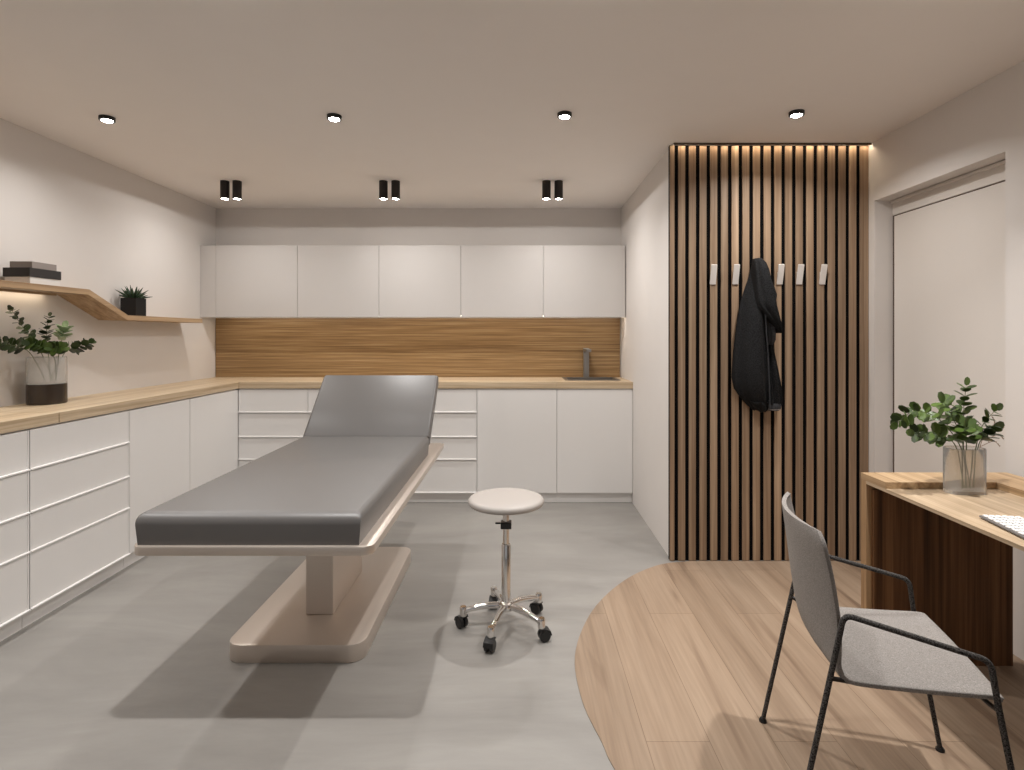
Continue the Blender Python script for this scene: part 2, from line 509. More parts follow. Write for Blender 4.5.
# splashback
tag(obj('splashback', bx(-2.725, .907, YB - .016, YB - .001, WT + .001, 1.509, .001, 1), 'splash_wood'),
    'horizontally grained oak splashback panel between worktop and wall cabinets', 'splashback')
# wall cabinets
UB, UT, YU = 1.511, 2.125, 4.75
seams = [-2.595, -1.897, -1.199, -.497, .209, .912]
labs = ['white glossy wall cabinet at the left end, with a filler strip to the left wall',
        'second white glossy wall cabinet from the left wall',
        'middle white glossy wall cabinet of the row of five, above the bed headrest',
        'fourth white glossy wall cabinet from the left wall, left of the one above the sink',
        'white glossy wall cabinet above the sink and tap, at the partition']
for i in range(5):
    a, c = seams[i], seams[i + 1]
    t = thing('wall_cabinet', labs[i], 'cabinet', ((a + c) / 2, YU, UB), 0, 'white wall cabinets')
    h = (c - a) / 2
    obj('body', bx(-h + .0005, h - .0005, .021, YB - YU - .001, .014, UT - UB), 'satin_white', t)
    obj('door', bx(-h + .0015, h - .0015, 0, .020, -.002, UT - UB, .0012, 1), 'gloss_white', t)
    if i == 0:
        obj('filler_strip', bx(XL + .001 - (a + c) / 2, -h - .0015, .002, .022, -.002, UT - UB), 'gloss_white', t)
tag(obj('led_strip', bx(-2.60, .88, YU + .024, YU + .040, UB + .0095, UB + .0138), 'led_soft'), 'warm light strip under the white wall cabinets', 'light strip')

# ------------------------------------------------------------------ bent shelf with its things
th = .032
SX0, SX1 = XL + .001, -2.543
prof = [(1.90, 1.628), (3.286, 1.628), (3.611, 1.487), (4.46, 1.487), (4.46, 1.487 - th), (3.602, 1.487 - th), (3.277, 1.628 - th), (1.90, 1.628 - th)]
shelf = tag(obj('wall_shelf', prism(bmesh.new(), prof, 'x', SX0, SX1, .001, 1), 'shelf_wood'), 'bent oak wall shelf stepping down from high left to low right', 'shelf')
obj('led_strip', bx(XL + .02, XL + .05, 1.95, 3.18, 1.628 - th - .004, 1.628 - th - .0003), 'led', shelf)
obj('batten', bx(XL + .056, XL + .064, 1.92, 3.20, 1.628 - th - .012, 1.628 - th - .0003), 'shelf_wood', shelf)
def book(label, x0, x1, y0, y1, z0, z1, mat):
    t = thing('book', label, 'book', ((x0 + x1) / 2, (y0 + y1) / 2, z0), 0, 'stacked books on the shelf')
    hx, hy, hz = (x1 - x0) / 2, (y1 - y0) / 2, z1 - z0
    b = bmesh.new(); c = .003
    box(b, -hx, hx, -hy, hy, 0, c); box(b, -hx, hx, -hy, hy, hz - c, hz); box(b, hx - c, hx, -hy, hy, c, hz - c); box(b, -hx, hx - c, -hy, -hy + c, c, hz - c)
    obj('cover', b, mat, t)
    obj('pages', bx(-hx + .002, hx - c, -hy + c, hy - .003, c, hz - c), 'paper', t)
book('white book at the bottom of the shelf stack', -2.692, -2.560, 2.905, 3.095, 1.6285, 1.664, 'book_white')
book('black book in the middle of the shelf stack', -2.698, -2.557, 2.90, 3.10, 1.6645, 1.711, 'book_black')
book('grey book on top of the shelf stack', -2.675, -2.558, 2.915, 3.07, 1.7115, 1.745, 'book_grey')

pt = thing('succulent_plant', 'small spiky succulent in a black square pot on the low part of the shelf', 'plant', (-2.640, 3.80, 1.4875))
b = bmesh.new(); s = .052; hp = .122
box(b, -s, s, -s, -s + .006, 0, hp); box(b, -s, s, s - .006, s, 0, hp); box(b, -s, -s + .006, -s + .006, s - .006, 0, hp); box(b, s - .006, s, -s + .006, s - .006, 0, hp)
box(b, -s + .006, s - .006, -s + .006, s - .006, 0, .006)
obj('pot', b, 'pot_black', pt)
obj('soil', bx(-s + .007, s - .007, -s + .007, s - .007, .09, .108), 'soil', pt)
b = bmesh.new()
for k in range(30):
    a = k * 2.399; tilt = .15 + 1.2 * (k / 30)
    L = .085 + .03 * random.random()
    d = Vector((math.cos(a) * math.sin(tilt), math.sin(a) * math.sin(tilt), math.cos(tilt)))
    p0 = Vector((math.cos(a) * .012, math.sin(a) * .012, .109))
    mid = p0 + d * L * .5 + Vector((0, 0, .006)); tip = p0 + d * L
    if tip.x < -.083:
        tip.x = -.083; mid.x = max(mid.x, -.06)
    if tip.z < .127: tip.z = .127
    mid.z = max(mid.z, .127)
    tube(b, [p0, mid, tip], [.009, .007, .0008], 5)
obj('leaves', b, 'aloe', pt, True)

# ------------------------------------------------------------------ eucalyptus
def leaf(bm, p, d, n, L, W):
    """rounded leaf from point p along d with normal n, thin solid"""
    d = d.normalized(); n = (n - d * n.dot(d)).normalized(); s = d.cross(n)
    k = 8; mid = []
    pts = []
    for i in range(k):
        t = 2 * PI * i / k
        x = .5 - .5 * math.cos(t); y = math.sin(t) * .5
        cup = .22 * (abs(y) ** 2) * 2 + .12 * (x - .5) ** 2
        pts.append(p + d * (L * (x + .08)) + s * (W * y) + n * (cup * L * .5))
    th = n * .0006
    A = [bm.verts.new(q + th) for q in pts]; B = [bm.verts.new(q - th) for q in pts]
    c = p + d * L * .58
    ca = bm.verts.new(c + th); cb = bm.verts.new(c - th)
    for i in range(k):
        j = (i + 1) % k
        bm.faces.new([ca, A[i], A[j]]); bm.faces.new([cb, B[j], B[i]]); bm.faces.new([A[i], B[i], B[j], A[j]])

def branch(label, pts, n, l0, l1, mat, group, loc, clampx=None, start=.3, name='eucalyptus_branch', sr=.0022, zmin=None, lz=.4, wl=.92):
    t = thing(name, label, 'branch', loc, 0, group)
    P = spline([Vector(p) - Vector(loc) for p in pts], 8)
    b = bmesh.new(); tube(b, P, [sr * (1 - .6 * i / (len(P) - 1)) for i in range(len(P))], 6)
    obj('stem', b, 'stem' if name != 'dry_twig' else 'stem_brown', t, True)
    b = bmesh.new()
    for i in range(n):
        u = start + (1 - start) * (i + .2) / n
        q = u * (len(P) - 1); k = min(int(q), len(P) - 2)
        p = P[k].lerp(P[k + 1], q - k); tan = (P[k + 1] - P[k]).normalized()
        L = (l0 + (l1 - l0) * (i / max(n - 1, 1))) * (.85 + .3 * random.random())
        a0 = i * 1.9 + random.random()
        for sgn in (0, PI):
            u_ = tan.cross(Vector((.3, .2, 1))).normalized(); w_ = tan.cross(u_)
            a = a0 + sgn
            side = u_ * math.cos(a) + w_ * math.sin(a)
            d = side * .9 + tan * .45
            nn = tan * .9 - side * .35 + Vector((random.uniform(-.3, .3), random.uniform(-.5, .1), lz + random.random() * .4))
            if clampx is not None:
                end = p + d.normalized() * L * 1.15
                if end.x + loc[0] < clampx:
                    d.x = abs(d.x)
            if zmin is not None and (p + d.normalized() * L * 1.15).z + loc[2] < zmin: d.z = abs(d.z)
            leaf(b, p, d, nn, L, L * wl)
    tip = P[-1]; leaf(b, tip, (P[-1] - P[-3]), Vector((.2, -1, .3)), l1, l1 * .8)
    obj('leaves', b, mat, t, True)
    return t

LV = (-2.615, 3.075, WT)
vs = thing('vase', 'wide cylindrical frosted glass vase with dark lower half on the left worktop', 'vase', LV)
R = .089
obj('dark_base', lathe(bmesh.new(), [(R - .004, .0), (R, .004), (R, .110)], 48), 'smoke', vs, True)
obj('glass_wall', lathe(bmesh.new(), [(R, .1105), (R, .255), (R - .003, .258), (R - .006, .255), (R - .006, .1105), (R, .1105)], 48, cap=False), 'glass_frost', vs, True)
g = 'eucalyptus branches in the left vase'
def LB(lab, pts, n, l0, l1, mat, start=.35):
    branch(lab, pts, n, l0, l1, mat, g, (LV[0], LV[1], LV[2] + .13), clampx=XL + .012, start=start)
z0 = WT + .128
LB('tall thin eucalyptus branch leaning far left with small leaves, in left vase', [(-2.60, 3.10, z0), (-2.62, 3.02, 1.30), (-2.62, 2.93, 1.40), (-2.62, 2.865, 1.490)], 12, .042, .026, 'leaf_dark', .36)
LB('upright thin eucalyptus branch with small leaf pairs rising above the vase centre', [(-2.59, 3.07, z0), (-2.60, 3.06, 1.30), (-2.605, 3.06, 1.38), (-2.61, 3.085, 1.460)], 10, .042, .026, 'leaf_dark', .38)
LB('drooping dark eucalyptus branch running out of the picture on the left', [(-2.60, 3.05, z0), (-2.62, 2.97, 1.265), (-2.63, 2.86, 1.31), (-2.635, 2.74, 1.335)], 14, .048, .040, 'leaf_dark', .4)
LB('dense green eucalyptus branch over the left rim of the left vase', [(-2.56, 3.07, z0), (-2.54, 3.03, 1.24), (-2.55, 2.97, 1.29), (-2.57, 2.92, 1.31)], 13, .046, .040, 'leaf', .42)
LB('short green eucalyptus branch bending forward over the left vase', [(-2.58, 3.09, z0), (-2.53, 3.05, 1.24), (-2.50, 3.02, 1.285), (-2.50, 2.97, 1.285)], 12, .046, .040, 'leaf', .45)
LB('pale green eucalyptus branch rising right of the left vase centre', [(-2.61, 3.10, z0), (-2.59, 3.13, 1.27), (-2.585, 3.14, 1.34), (-2.58, 3.15, 1.395)], 8, .050, .044, 'leaf_pale', .58)
LB('dark green eucalyptus branch reaching far right from the left vase', [(-2.60, 3.08, z0), (-2.56, 3.13, 1.26), (-2.54, 3.18, 1.285), (-2.52, 3.26, 1.310)], 10, .048, .036, 'leaf_dark', .45)

# ------------------------------------------------------------------ examination bed
bed = thing('examination_bed', 'grey padded examination bed with raised headrest on a taupe pedestal', 'bed', (-.902, 2.83, 0))
ox, oy = -.902, 2.83
obj('base', prism(bmesh.new(), rrect(-1.222 - ox, -.645 - ox, 2.295 - oy, 3.365 - oy, .065), 'z', .0005, .075, .003), 'taupe', bed, True, 30)
b = bmesh.new(); box(b, -.978 - ox, -.852 - ox, 2.545 - oy, 3.01 - oy, .0755, .6035, .004)
obj('column', b, 'taupe', bed)
obj('frame', prism(bmesh.new(), rrect(-1.340 - ox, -.503 - ox, 1.905 - oy, 3.745 - oy, .042), 'z', .599, .630, .0015), 'taupe', bed, True, 30)
# mattress: draped, generous radius along the foot end and the long sides
def pad(x0, x1, L, hgt, r, n=8, bulge=.006):
    """solid pad: local a (length) from 0 to L, across x, height up"""
    rings = []
    def sec(inset_top, zoff=0):
        pass
    prof = []      # outline of the cross-section, x/height
    xs = []
    for k in range(n + 1):
        t = PI - PI / 2 * k / n
        xs.append((x0 + r + r * math.cos(t), hgt - r + r * math.sin(t)))
    for k in range(n + 1):
        t = PI / 2 - PI / 2 * k / n
        xs.append((x1 - r + r * math.cos(t), hgt - r + r * math.sin(t)))
    return [(x0 + bulge, 0.0)] + xs + [(x1 - bulge, 0.0)]
mx0, mx1 = -1.327 - ox, -.548 - ox
bm = bmesh.new()
cs = pad(mx0, mx1, 1, .110, .026)
y0m, y1m, r = 1.918 - oy, 3.388 - oy, .040
rings = []
for k in range(0, 9):           # rounded foot end
    t = PI / 2 * k / 8
    dy = r * (1 - math.cos(t)) * -1 + r
    top = .110 - r + r * math.sin(t)
    yy = y0m + r - r * math.cos(t)
    rings.append([(x, yy + (.004 if z < .02 else 0), (.6305) + (min(z, top) if z > .001 else 0)) for x, z in cs])
rings.append([(x, (y0m + y1m) / 2, (.6305) + z) for x, z in cs])
rings.append([(x, y1m - .004, (.6305) + z) for x, z in cs])
rings.append([(x * .995, y1m, (.6305) + z * .96) for x, z in cs])
obj('mattress', loft(bm, rings), 'upholstery', bed, True, 50)
# headrest pad: inclined
ang = math.radians(42.5)
bm = bmesh.new(); rings = []
Lh = .512; cs = pad(mx0 + .001, mx1 - .001, 1, .088, .018)
hy0, hz0 = 3.392 - oy, .7405
d = Vector((0, math.cos(ang), math.sin(ang))); nrm = Vector((0, -math.sin(ang), math.cos(ang)))
for a, k in ((0, .97), (.005, 1), (Lh * .5, 1), (Lh - .02, 1), (Lh - .006, .985), (Lh, .93)):
    o0 = Vector((0, hy0, hz0)) + d * a
    rings.append([tuple(o0 + nrm * ((z - .088) * k - (.003 if k < 1 else 0)) + Vector((x * (.992 if k < .98 else 1), 0, 0))) for x, z in cs])
obj('headrest', loft(bm, rings), 'upholstery', bed, True, 50)
for sx in (-.22, .22):
    obj('headrest_strut', tube(bmesh.new(), [(sx, 3.60 - oy, .639), (sx, 3.665 - oy, .87)], .011, 10), 'steel', bed, True)

# ------------------------------------------------------------------ stool
st = thing('stool', 'round beige swivel stool with chrome five-star base on casters', 'stool', (-.060, 2.58, 0))
obj('seat', lathe(bmesh.new(), [(.10, .570), (.158, .571), (.170, .575), (.1755, .583), (.1755, .592), (.171, .600), (.160, .6045), (.10, .606), (.002, .6065)], 56), 'stool_vinyl', st, True, 60)
b = bmesh.new()
lathe(b, [(.0145, .39), (.0145, .56), (.045, .5605), (.045, .5695)], 24)
obj('gas_rod', b, 'chrome', st, True, 40)
b = bmesh.new()
lathe(b, [(.0215, .10), (.0215, .382), (.019, .388), (.015, .389)], 24)
obj('column_sleeve', b, 'chrome', st, True, 40)
b = bmesh.new(); box(b, -.025, .025, -.025, .025, .462, .492, .004); box(b, -.05, -.0255, -.006, .006, .480, .487, .002)
obj('height_lever', b, 'black_plastic', st)
b = bmesh.new(); lathe(b, [(.018, .080), (.036, .086), (.038, .108), (.03, .122), (.0195, .126)], 28)
obj('hub', b, 'chrome', st, True, 40)
Rr = .198
for k, a in enumerate((183, 252, 324, 38, 109)):
    t = math.radians(a); c, s_ = math.cos(t), math.sin(t)
    leg = tube(bmesh.new(), spline([(c * .034, s_ * .034, .104), (c * .09, s_ * .09, .103), (c * .15, s_ * .15, .093), (c * (Rr - .012), s_ * (Rr - .012), .084)], 5), [.015] * 6 + [.0138] * 5 + [.0125] * 5, 12)
    lo = obj('leg', leg, 'chrome', st, True)
    b = bmesh.new(); lathe(b, [(.0165, .060), (.0165, .094), (.013, .102)], 18, (c * Rr, s_ * Rr, 0))
    obj('socket', b, 'chrome', lo, True, 40)
    ca = bmesh.new()
    wa = t + .7 + k * .9
    ux, uy = math.cos(wa), math.sin(wa)          # axle direction
    cx, cy = c * Rr + uy * .012, s_ * Rr - ux * .012
    def wheel(bm_, off):
        pr = [(.012, -.009), (.022, -.009), (.0255, -.006), (.0255, .006), (.022, .009), (.012, .009)]
        rg = []
        for rr, ww in pr:
            rg.append([(cx + ux * (off + ww) + (-uy) * rr * math.cos(2 * PI * q / 20), cy + uy * (off + ww) + ux * rr * math.cos(2 * PI * q / 20), .0262 + rr * math.sin(2 * PI * q / 20)) for q in range(20)])
        loft(bm_, rg)
    wheel(ca, -.0125); wheel(ca, .0125)
    cs_ = obj('caster', ca, 'black_plastic', st, True, 40)
    b = bmesh.new(); rg = []
    for ww in (-.022, .022):
        rg.append([(cx + ux * ww + (-uy) * q[0], cy + uy * ww + ux * q[0], .0262 + q[1]) for q in [(-.030, .004), (-.024, .022), (-.006, .031), (.014, .033), (.022, .024), (.012, .027), (-.006, .027), (-.018, .018), (-.026, .002)]])
    loft(b, rg)
    obj('wheel_hood', b, 'black_plastic', cs_, True, 40)

# ------------------------------------------------------------------ slat wall, hooks, coat
YS = 3.330
sl = thing('slat_panel', 'tall panel of vertical oak slats over black backing on the partition end', 'wall panel', (1.5, YS, 0))
obj('backing', bx(XP - .012 - 1.5, XR - .001 - 1.5, .0095, .0345, .0035, H - .001), 'slat_back', sl)
b = bmesh.new()
gaps = [.9445 + .0642 * i for i in range(18)]
xs = [XP - .012] + gaps + [XR + .009]
for i in range(19):
    x0 = xs[i] + (.0112 if i else 0); x1 = xs[i + 1] - .0112
    box(b, x0 - 1.5, x1 - 1.5, 0, .009, .0035, H - .006, .0012, 1)
obj('slats', b, 'slat', sl)
lp = thing('led_profile', 'slim brown light profile along the ceiling above the slat panel', 'light strip', (1.5, YS - .03, H))
b = bmesh.new(); box(b, XP - 1.5, XR - .004 - 1.5, -.004, .0, -.012, -.0005); box(b, XP - 1.5, XR - .004 - 1.5, .0, .016, -.0035, -.0005)
obj('housing', b, 'gap', lp)
o = obj('diffuser', bx(XP + .005 - 1.5, XR - .01 - 1.5, .002, .012, -.0065, -.0036), 'led_wash', lp)

HKX = [1.161, 1.296, 1.402, 1.561, 1.678, 1.816]
hl = ['white angled coat hook farthest from the door, first on the slat panel', 'white angled coat hook just left of the hanging black coat',
      'white coat hook carrying the black coat, mostly hidden by its hood', 'white angled coat hook just right of the hanging black coat',
      'white angled coat hook second from the door side of the slat panel', 'white angled coat hook nearest the door recess']
hk = None
for i, x in enumerate(HKX):
    if hk is None:
        hk = thing('coat_hook', hl[0], 'coat hook', (x, YS - .001, 1.661), 0, 'coat hooks on the slat panel')
        b = bmesh.new()
        prism(b, [(-.001, .004), (-.006, .0), (-.034, .114), (-.028, .118), (-.001, .012)], 'x', -.0175, .0175, .001, 1)
        obj('blade', b, 'hook_white', hk)
        obj('mount', bx(-.012, .012, -.004, .0005, .03, .075), 'hook_white', hk)
    else:
        dup(hk, (x, YS - .001, 1.661), hl[i])

def cw(cx, cy, y=3.24):      # a point of the coat, from measurements on the panel plane
    px = 710 + cx / 4.055; py = 240 + cy / 4.055
    return ((px - 519) * y / 555, HC - (py - 335) * y / 555)
coat = thing('coat', 'black hooded coat hanging from a hook on the slat panel', 'coat', (1.437, 3.25, 1.60))
co = Vector((1.437, 3.25, 1.60))
def coat_sec(l, r, cy, depth, yb, ripple, ph, n=48, y=3.24, skew=0.0, hem=0.0):
    xl, _ = cw(l, cy, 3.295 if skew else y); xr, z = cw(r, cy, y)
    c = (xl + xr) / 2; w = (xr - xl) / 2
    ring = []
    for k in range(n):
        t = 2 * PI * k / n
        rp = ripple * (math.sin(4 * t + ph) + .6 * math.sin(9 * t + 1.7 * ph))
        sn = math.copysign(abs(math.sin(t)) ** .7, math.sin(t)); cs_ = math.copysign(abs(math.cos(t)) ** .8, math.cos(t))
        x = c + w * cs_ * (1 + .02 * math.sin(7 * t + ph))
        yy = yb - depth * (.5 + .5 * sn) * (1 + (rp if sn > 0 else 0)) * (1 - skew * max(0, -cs_) ** 1.5)
        yy = min(yy, YS - .003)
        ring.append(Vector((x, yy, z + hem * math.sin(5 * t + 1.3) * (.6 + .4 * math.sin(11 * t)))) - co)
    return ring
YBk = YS - .004
rows = [  # left, right, y, depth
    (182, 212, 76, .045), (172, 222, 100, .07), (158, 236, 150, .09), (140, 246, 200, .10), (124, 244, 250, .115), (114, 240, 300, .125), (106, 236, 350, .13),
    (100, 234, 400, .135), (95, 234, 450, .14), (90, 236, 510, .14), (88, 238, 560, .14), (98, 238, 605, .135), (122, 238, 640, .125), (152, 237, 672, .11), (176, 234, 690, .09)]
rg = [coat_sec(l, r, y, d, YBk, .04 + .10 * i / 14, .16 * i, skew=.55, hem=(.012 if i > 12 else .003)) for i, (l, r, y, d) in enumerate(rows)]
obj('coat_body', loft(bmesh.new(), rg), 'coat', coat, True, 70)
# hood / shoulder flap falling to the right
rows = [(189, 219, 72, .07), (183, 230, 92, .10), (181, 238, 120, .118), (179, 244, 160, .13), (178, 256, 195, .138), (178, 266, 222, .142), (177, 262, 245, .146), (179, 262, 264, .15), (194, 265, 286, .15), (214, 269, 310, .148), (238, 275, 335, .142), (260, 281, 358, .13), (274, 283, 378, .11)]
rg = [coat_sec(l, r, y, d, YBk - .01, .05, 1.2 + .3 * i) for i, (l, r, y, d) in enumerate(rows)]
obj('hood', loft(bmesh.new(), rg), 'coat', coat, True, 70)
rows = [(216, 262, 315, .06), (228, 266, 345, .085), (234, 268, 380, .09), (236, 268, 405, .085), (240, 264, 425, .06)]
rg = [coat_sec(l, r, y, d, YBk - .015, .06, 2 + .4 * i) for i, (l, r, y, d) in enumerate(rows)]
o = obj('folded_lining', loft(bmesh.new(), rg), 'coat_lining', coat, True, 70); o['label'] = 'dark grey folded lining'
rows = [(234, 262, 330, .05), (240, 266, 400, .06), (244, 272, 460, .07), (242, 281, 520, .085), (238, 290, 580, .095), (238, 297, 630, .09), (237, 298, 668, .085)]
rg = [coat_sec(l, r, y, d, YBk - .004, .12, .9 + .7 * i) for i, (l, r, y, d) in enumerate(rows)]
sv = obj('sleeve', loft(bmesh.new(), rg), 'coat', coat, True, 70)
rg = [coat_sec(l, r, y, d, YBk - .002, .04, .4 * i) for i, (l, r, y, d) in enumerate([(240, 294, 664, .09), (236, 296, 672, .092), (238, 294, 688, .09), (244, 288, 694, .08)])]
obj('cuff', loft(bmesh.new(), rg), 'coat_lining', sv, True, 70)
b = bmesh.new()
rg = [coat_sec(l, r, y, d, YBk + .001, .14, .7 * i, skew=.5, hem=.010) for i, (l, r, y, d) in enumerate([(136, 236, 655, .128), (150, 237, 668, .124), (164, 236, 684, .112), (180, 233, 694, .098)])]
obj('hem', loft(bmesh.new(), rg), 'coat', coat, True, 70)
rg = [coat_sec(l, r, y, d, YBk - .001, .02, .3, hem=.001) for l, r, y, d in [(238, 293, 686.5, .094), (238, 293, 689.0, .094)]]
o = obj('cuff_band', loft(bmesh.new(), rg), 'book_grey', sv, True, 70); o['label'] = 'pale grey cuff edge'
pz = [cw(x, y) for x, y in ((212, 300), (217, 380), (224, 460), (230, 560), (235, 680))]
tube(b, spline([Vector((x, YBk - .128 + .004 * i, z)) - co for i, (x, z) in enumerate(pz)], 6), .004, 6)
obj('front_seam', b, 'coat_lining', coat, True)

# ------------------------------------------------------------------ desk, vase, keyboard
DX0, DX1 = 1.432, 2.042
DT = .757
dk = thing('desk', 'oak desk with raised rim and shaded end panel beside the right wall', 'desk', (1.74, 2.31, 0))
ox, oy = 1.74, 2.31
b = bmesh.new(); box(b, DX0 - ox, DX1 - ox, .70 - oy, 2.2895 - oy, DT - .030, DT, .001, 1)
b = prism(bmesh.new(), [(DX0 - ox, DT), (DX1 - ox, DT), (DX1 - ox, DT - .034), (DX0 + .06 - ox, DT - .034), (DX0 - ox, DT - .013)], 'y', .72 - oy, 2.2895 - oy)
obj('desktop', b, 'desk_top', dk)
b = prism(bmesh.new(), [(DX0 - ox, 2.168 - oy), (1.865 - ox, 2.168 - oy), (1.865 - ox, .75 - oy), (DX1 - ox, .75 - oy), (DX1 - ox, 2.325 - oy), (DX0 - ox, 2.325 - oy)], 'z', DT + .0003, DT + .0255)
obj('raised_rim', b, 'desk_rim', dk)
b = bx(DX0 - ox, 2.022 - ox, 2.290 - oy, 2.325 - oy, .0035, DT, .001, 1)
obj('end_panel', b, 'desk_end_lit', dk)
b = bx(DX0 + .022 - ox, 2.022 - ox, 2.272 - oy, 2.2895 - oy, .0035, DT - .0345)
obj('inner_panel', b, 'desk_panel_shaded', dk)
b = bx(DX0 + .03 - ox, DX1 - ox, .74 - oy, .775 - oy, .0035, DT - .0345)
obj('end_panel', b, 'desk_panel_shaded', dk)

RV = (1.700, 2.118, DT + .0003)
vs = thing('vase', 'flat clear glass vase with green branches on the oak desk', 'vase', RV)
def ring(hx_, hy_, r_, z): return [(x, y, z) for x, y in rrect(-hx_, hx_, -hy_, hy_, r_, 6)]
ho, hi = (.069, .038, .030), (.0655, .0345, .027)
rg = [ring(*ho, .0), ring(*ho, .168), ring(.0675, .0365, .029, .171), ring(*hi, .168), ring(*hi, .012)]
obj('glass_body', loft(bmesh.new(), rg), 'glass', vs, True, 50)
rg = [ring(.074, .036, .0265, .0122), ring(.074, .036, .0265, .052)]
g = 'branches in the desk vase'
def RB(lab, pts, n, l0, l1, mat='leaf', start=.35, **k):
    branch(lab, pts, n, l0, l1, mat, g, (RV[0], RV[1], RV[2] + .014), start=start, zmin=DT + .03, wl=.74, **k)
zb = DT + .016
RB('long eucalyptus branch arching far left towards the chair, in desk vase', [(1.72, 2.115, zb), (1.68, 2.11, .93), (1.57, 2.08, 1.045), (1.46, 2.05, 1.075), (1.40, 2.05, 1.035)], 14, .044, .034, start=.42)
RB('low eucalyptus branch drooping left over the vase rim, in desk vase', [(1.70, 2.12, zb), (1.66, 2.11, .935), (1.57, 2.08, .985), (1.47, 2.06, .995)], 10, .045, .038, start=.45)
RB('eucalyptus branch with broad top leaves left of the vase centre', [(1.71, 2.12, zb), (1.69, 2.115, .95), (1.645, 2.11, 1.05), (1.61, 2.10, 1.10)], 6, .052, .050, start=.45)
RB('tallest eucalyptus branch rising straight from the desk vase', [(1.70, 2.115, zb), (1.705, 2.115, .96), (1.69, 2.11, 1.06), (1.70, 2.11, 1.163)], 11, .046, .034, start=.42)
RB('eucalyptus branch leaning right with spaced leaves, in desk vase', [(1.72, 2.12, zb), (1.75, 2.12, .95), (1.775, 2.12, 1.02), (1.82, 2.12, 1.07)], 7, .042, .034, start=.42)
RB('short eucalyptus branch filling the centre of the desk vase', [(1.69, 2.115, zb), (1.68, 2.10, .93), (1.665, 2.07, .99), (1.65, 2.05, 1.02)], 7, .055, .05, start=.4)
RB('short dark eucalyptus branch at the right rim of the desk vase', [(1.73, 2.115, zb), (1.745, 2.11, .93), (1.76, 2.10, .97), (1.785, 2.09, 1.0)], 6, .048, .042, 'leaf_dark', start=.5)
# dry twig with tiny buds
t = thing('dry_twig', 'thin dry brown twig curling out right of the desk vase', 'twig', (RV[0], RV[1], RV[2] + .014), 0, g)
lo = Vector((RV[0], RV[1], RV[2] + .014)); b = bmesh.new()
for pts in ([(1.73, 2.12, zb + .002), (1.765, 2.125, .93), (1.80, 2.13, .985), (1.86, 2.13, 1.0)], [(1.765, 2.125, .93), (1.82, 2.13, .95), (1.845, 2.13, .93)], [(1.80, 2.13, .985), (1.825, 2.13, 1.02), (1.815, 2.13, 1.045)], [(1.78, 2.128, .955), (1.83, 2.12, .975), (1.85, 2.12, .96)]):
    P = spline([Vector(p) - lo for p in pts], 6); tube(b, P, .0011, 5)
    for q in P[len(P) // 3::2]:
        lathe(b, [(.0004, -.002), (.0028, 0), (.0004, .002)], 6, (q.x, q.y, q.z + .003))
obj('stem', b, 'stem_brown', t, True)

kb = thing('keyboard', 'slim white keyboard lying on the oak desk at the right edge', 'keyboard', (1.535, 1.600, DT + .0003), math.radians(-9))
b = bmesh.new(); box(b, -.060, .060, -.215, .215, .003, .010, .002)
obj('tray', b, 'key_tray', kb)
b = bmesh.new()
for r_ in range(6):
    for c_ in range(16):
        x0 = -.056 + r_ * .0188; y0 = -.211 + c_ * .0264
        box(b, x0, x0 + .0140, y0, y0 + .0205, .0104, .0152, .0012, 1)
obj('keys', b, 'key_white', kb)
for sx in (-.045, .045):
    for sy in (-.19, .19): obj('foot', lathe(bmesh.new(), [(.006, .0), (.006, .003)], 12, (sx, sy, 0)), 'black_plastic', kb)

# ------------------------------------------------------------------ armchair
ch = thing('armchair', 'grey tweed armchair with black wrapped tube frame facing the desk', 'chair', (1.0526, 1.643, .003), math.radians(-14.7))
prof = [(.214, .452, 0), (.19, .456, 0), (.10, .450, 0), (0, .445, 0), (-.09, .442, 0), (-.145, .447, .012), (-.180, .470, .028), (-.197, .515, .045), (-.207, .570, .055), (-.217, .64, .058), (-.226, .72, .054), (-.234, .785, .048), (-.238, .813, .046), (-.239, .823, .045)]
ps = spline([(a, z, e) for a, z, e in prof], 4)
nu = 20
def shell_pt(p, u):
    a, z, e = p
    hw_ = .218
    if z > .78: hw_ -= .03 * ((z - .78) / .043) ** 2.5
    return Vector((a + e * u * u, u * hw_, z - (.006 * u * u if z < .46 else 0)))
bm = bmesh.new()
grid = [[bm.verts.new(shell_pt(p, -1 + 2 * j / nu)) for j in range(nu + 1)] for p in ps]
for i in range(len(grid) - 1):
    for j in range(nu): bm.faces.new([grid[i][j], grid[i][j + 1], grid[i + 1][j + 1], grid[i + 1][j]])
def shell_obj(name, i0, i1):
    bm = bmesh.new()
    grid = [[bm.verts.new(shell_pt(p, -1 + 2 * j / nu)) for j in range(nu + 1)] for p in ps[i0:i1]]
    for i in range(len(grid) - 1):
        for j in range(nu): bm.faces.new([grid[i][j], grid[i][j + 1], grid[i + 1][j + 1], grid[i + 1][j]])
    bmesh.ops.recalc_face_normals(bm, faces=bm.faces[:])
    o = obj(name, bm, 'tweed', ch, True, 60)
    m = o.modifiers.new('thickness', 'SOLIDIFY'); m.thickness = .013; m.offset = 0
    m = o.modifiers.new('round', 'BEVEL'); m.width = .004; m.segments = 2; m.limit_method = 'ANGLE'
    return o
bm.free()
seam = 4 * 5
shell_obj('seat', 0, seam + 1); shell_obj('backrest', seam, len(ps))
for s_ in (-1, 1):
    P = fillet([(-.268, s_ * .243, .006), (-.146, s_ * .232, .622), (.177, s_ * .236, .550), (.192, s_ * .239, .44), (.268, s_ * .243, .006)], .024, 7)
    obj('side_frame', tube(bmesh.new(), P, .0073, 12), 'cord', ch, True, 60)
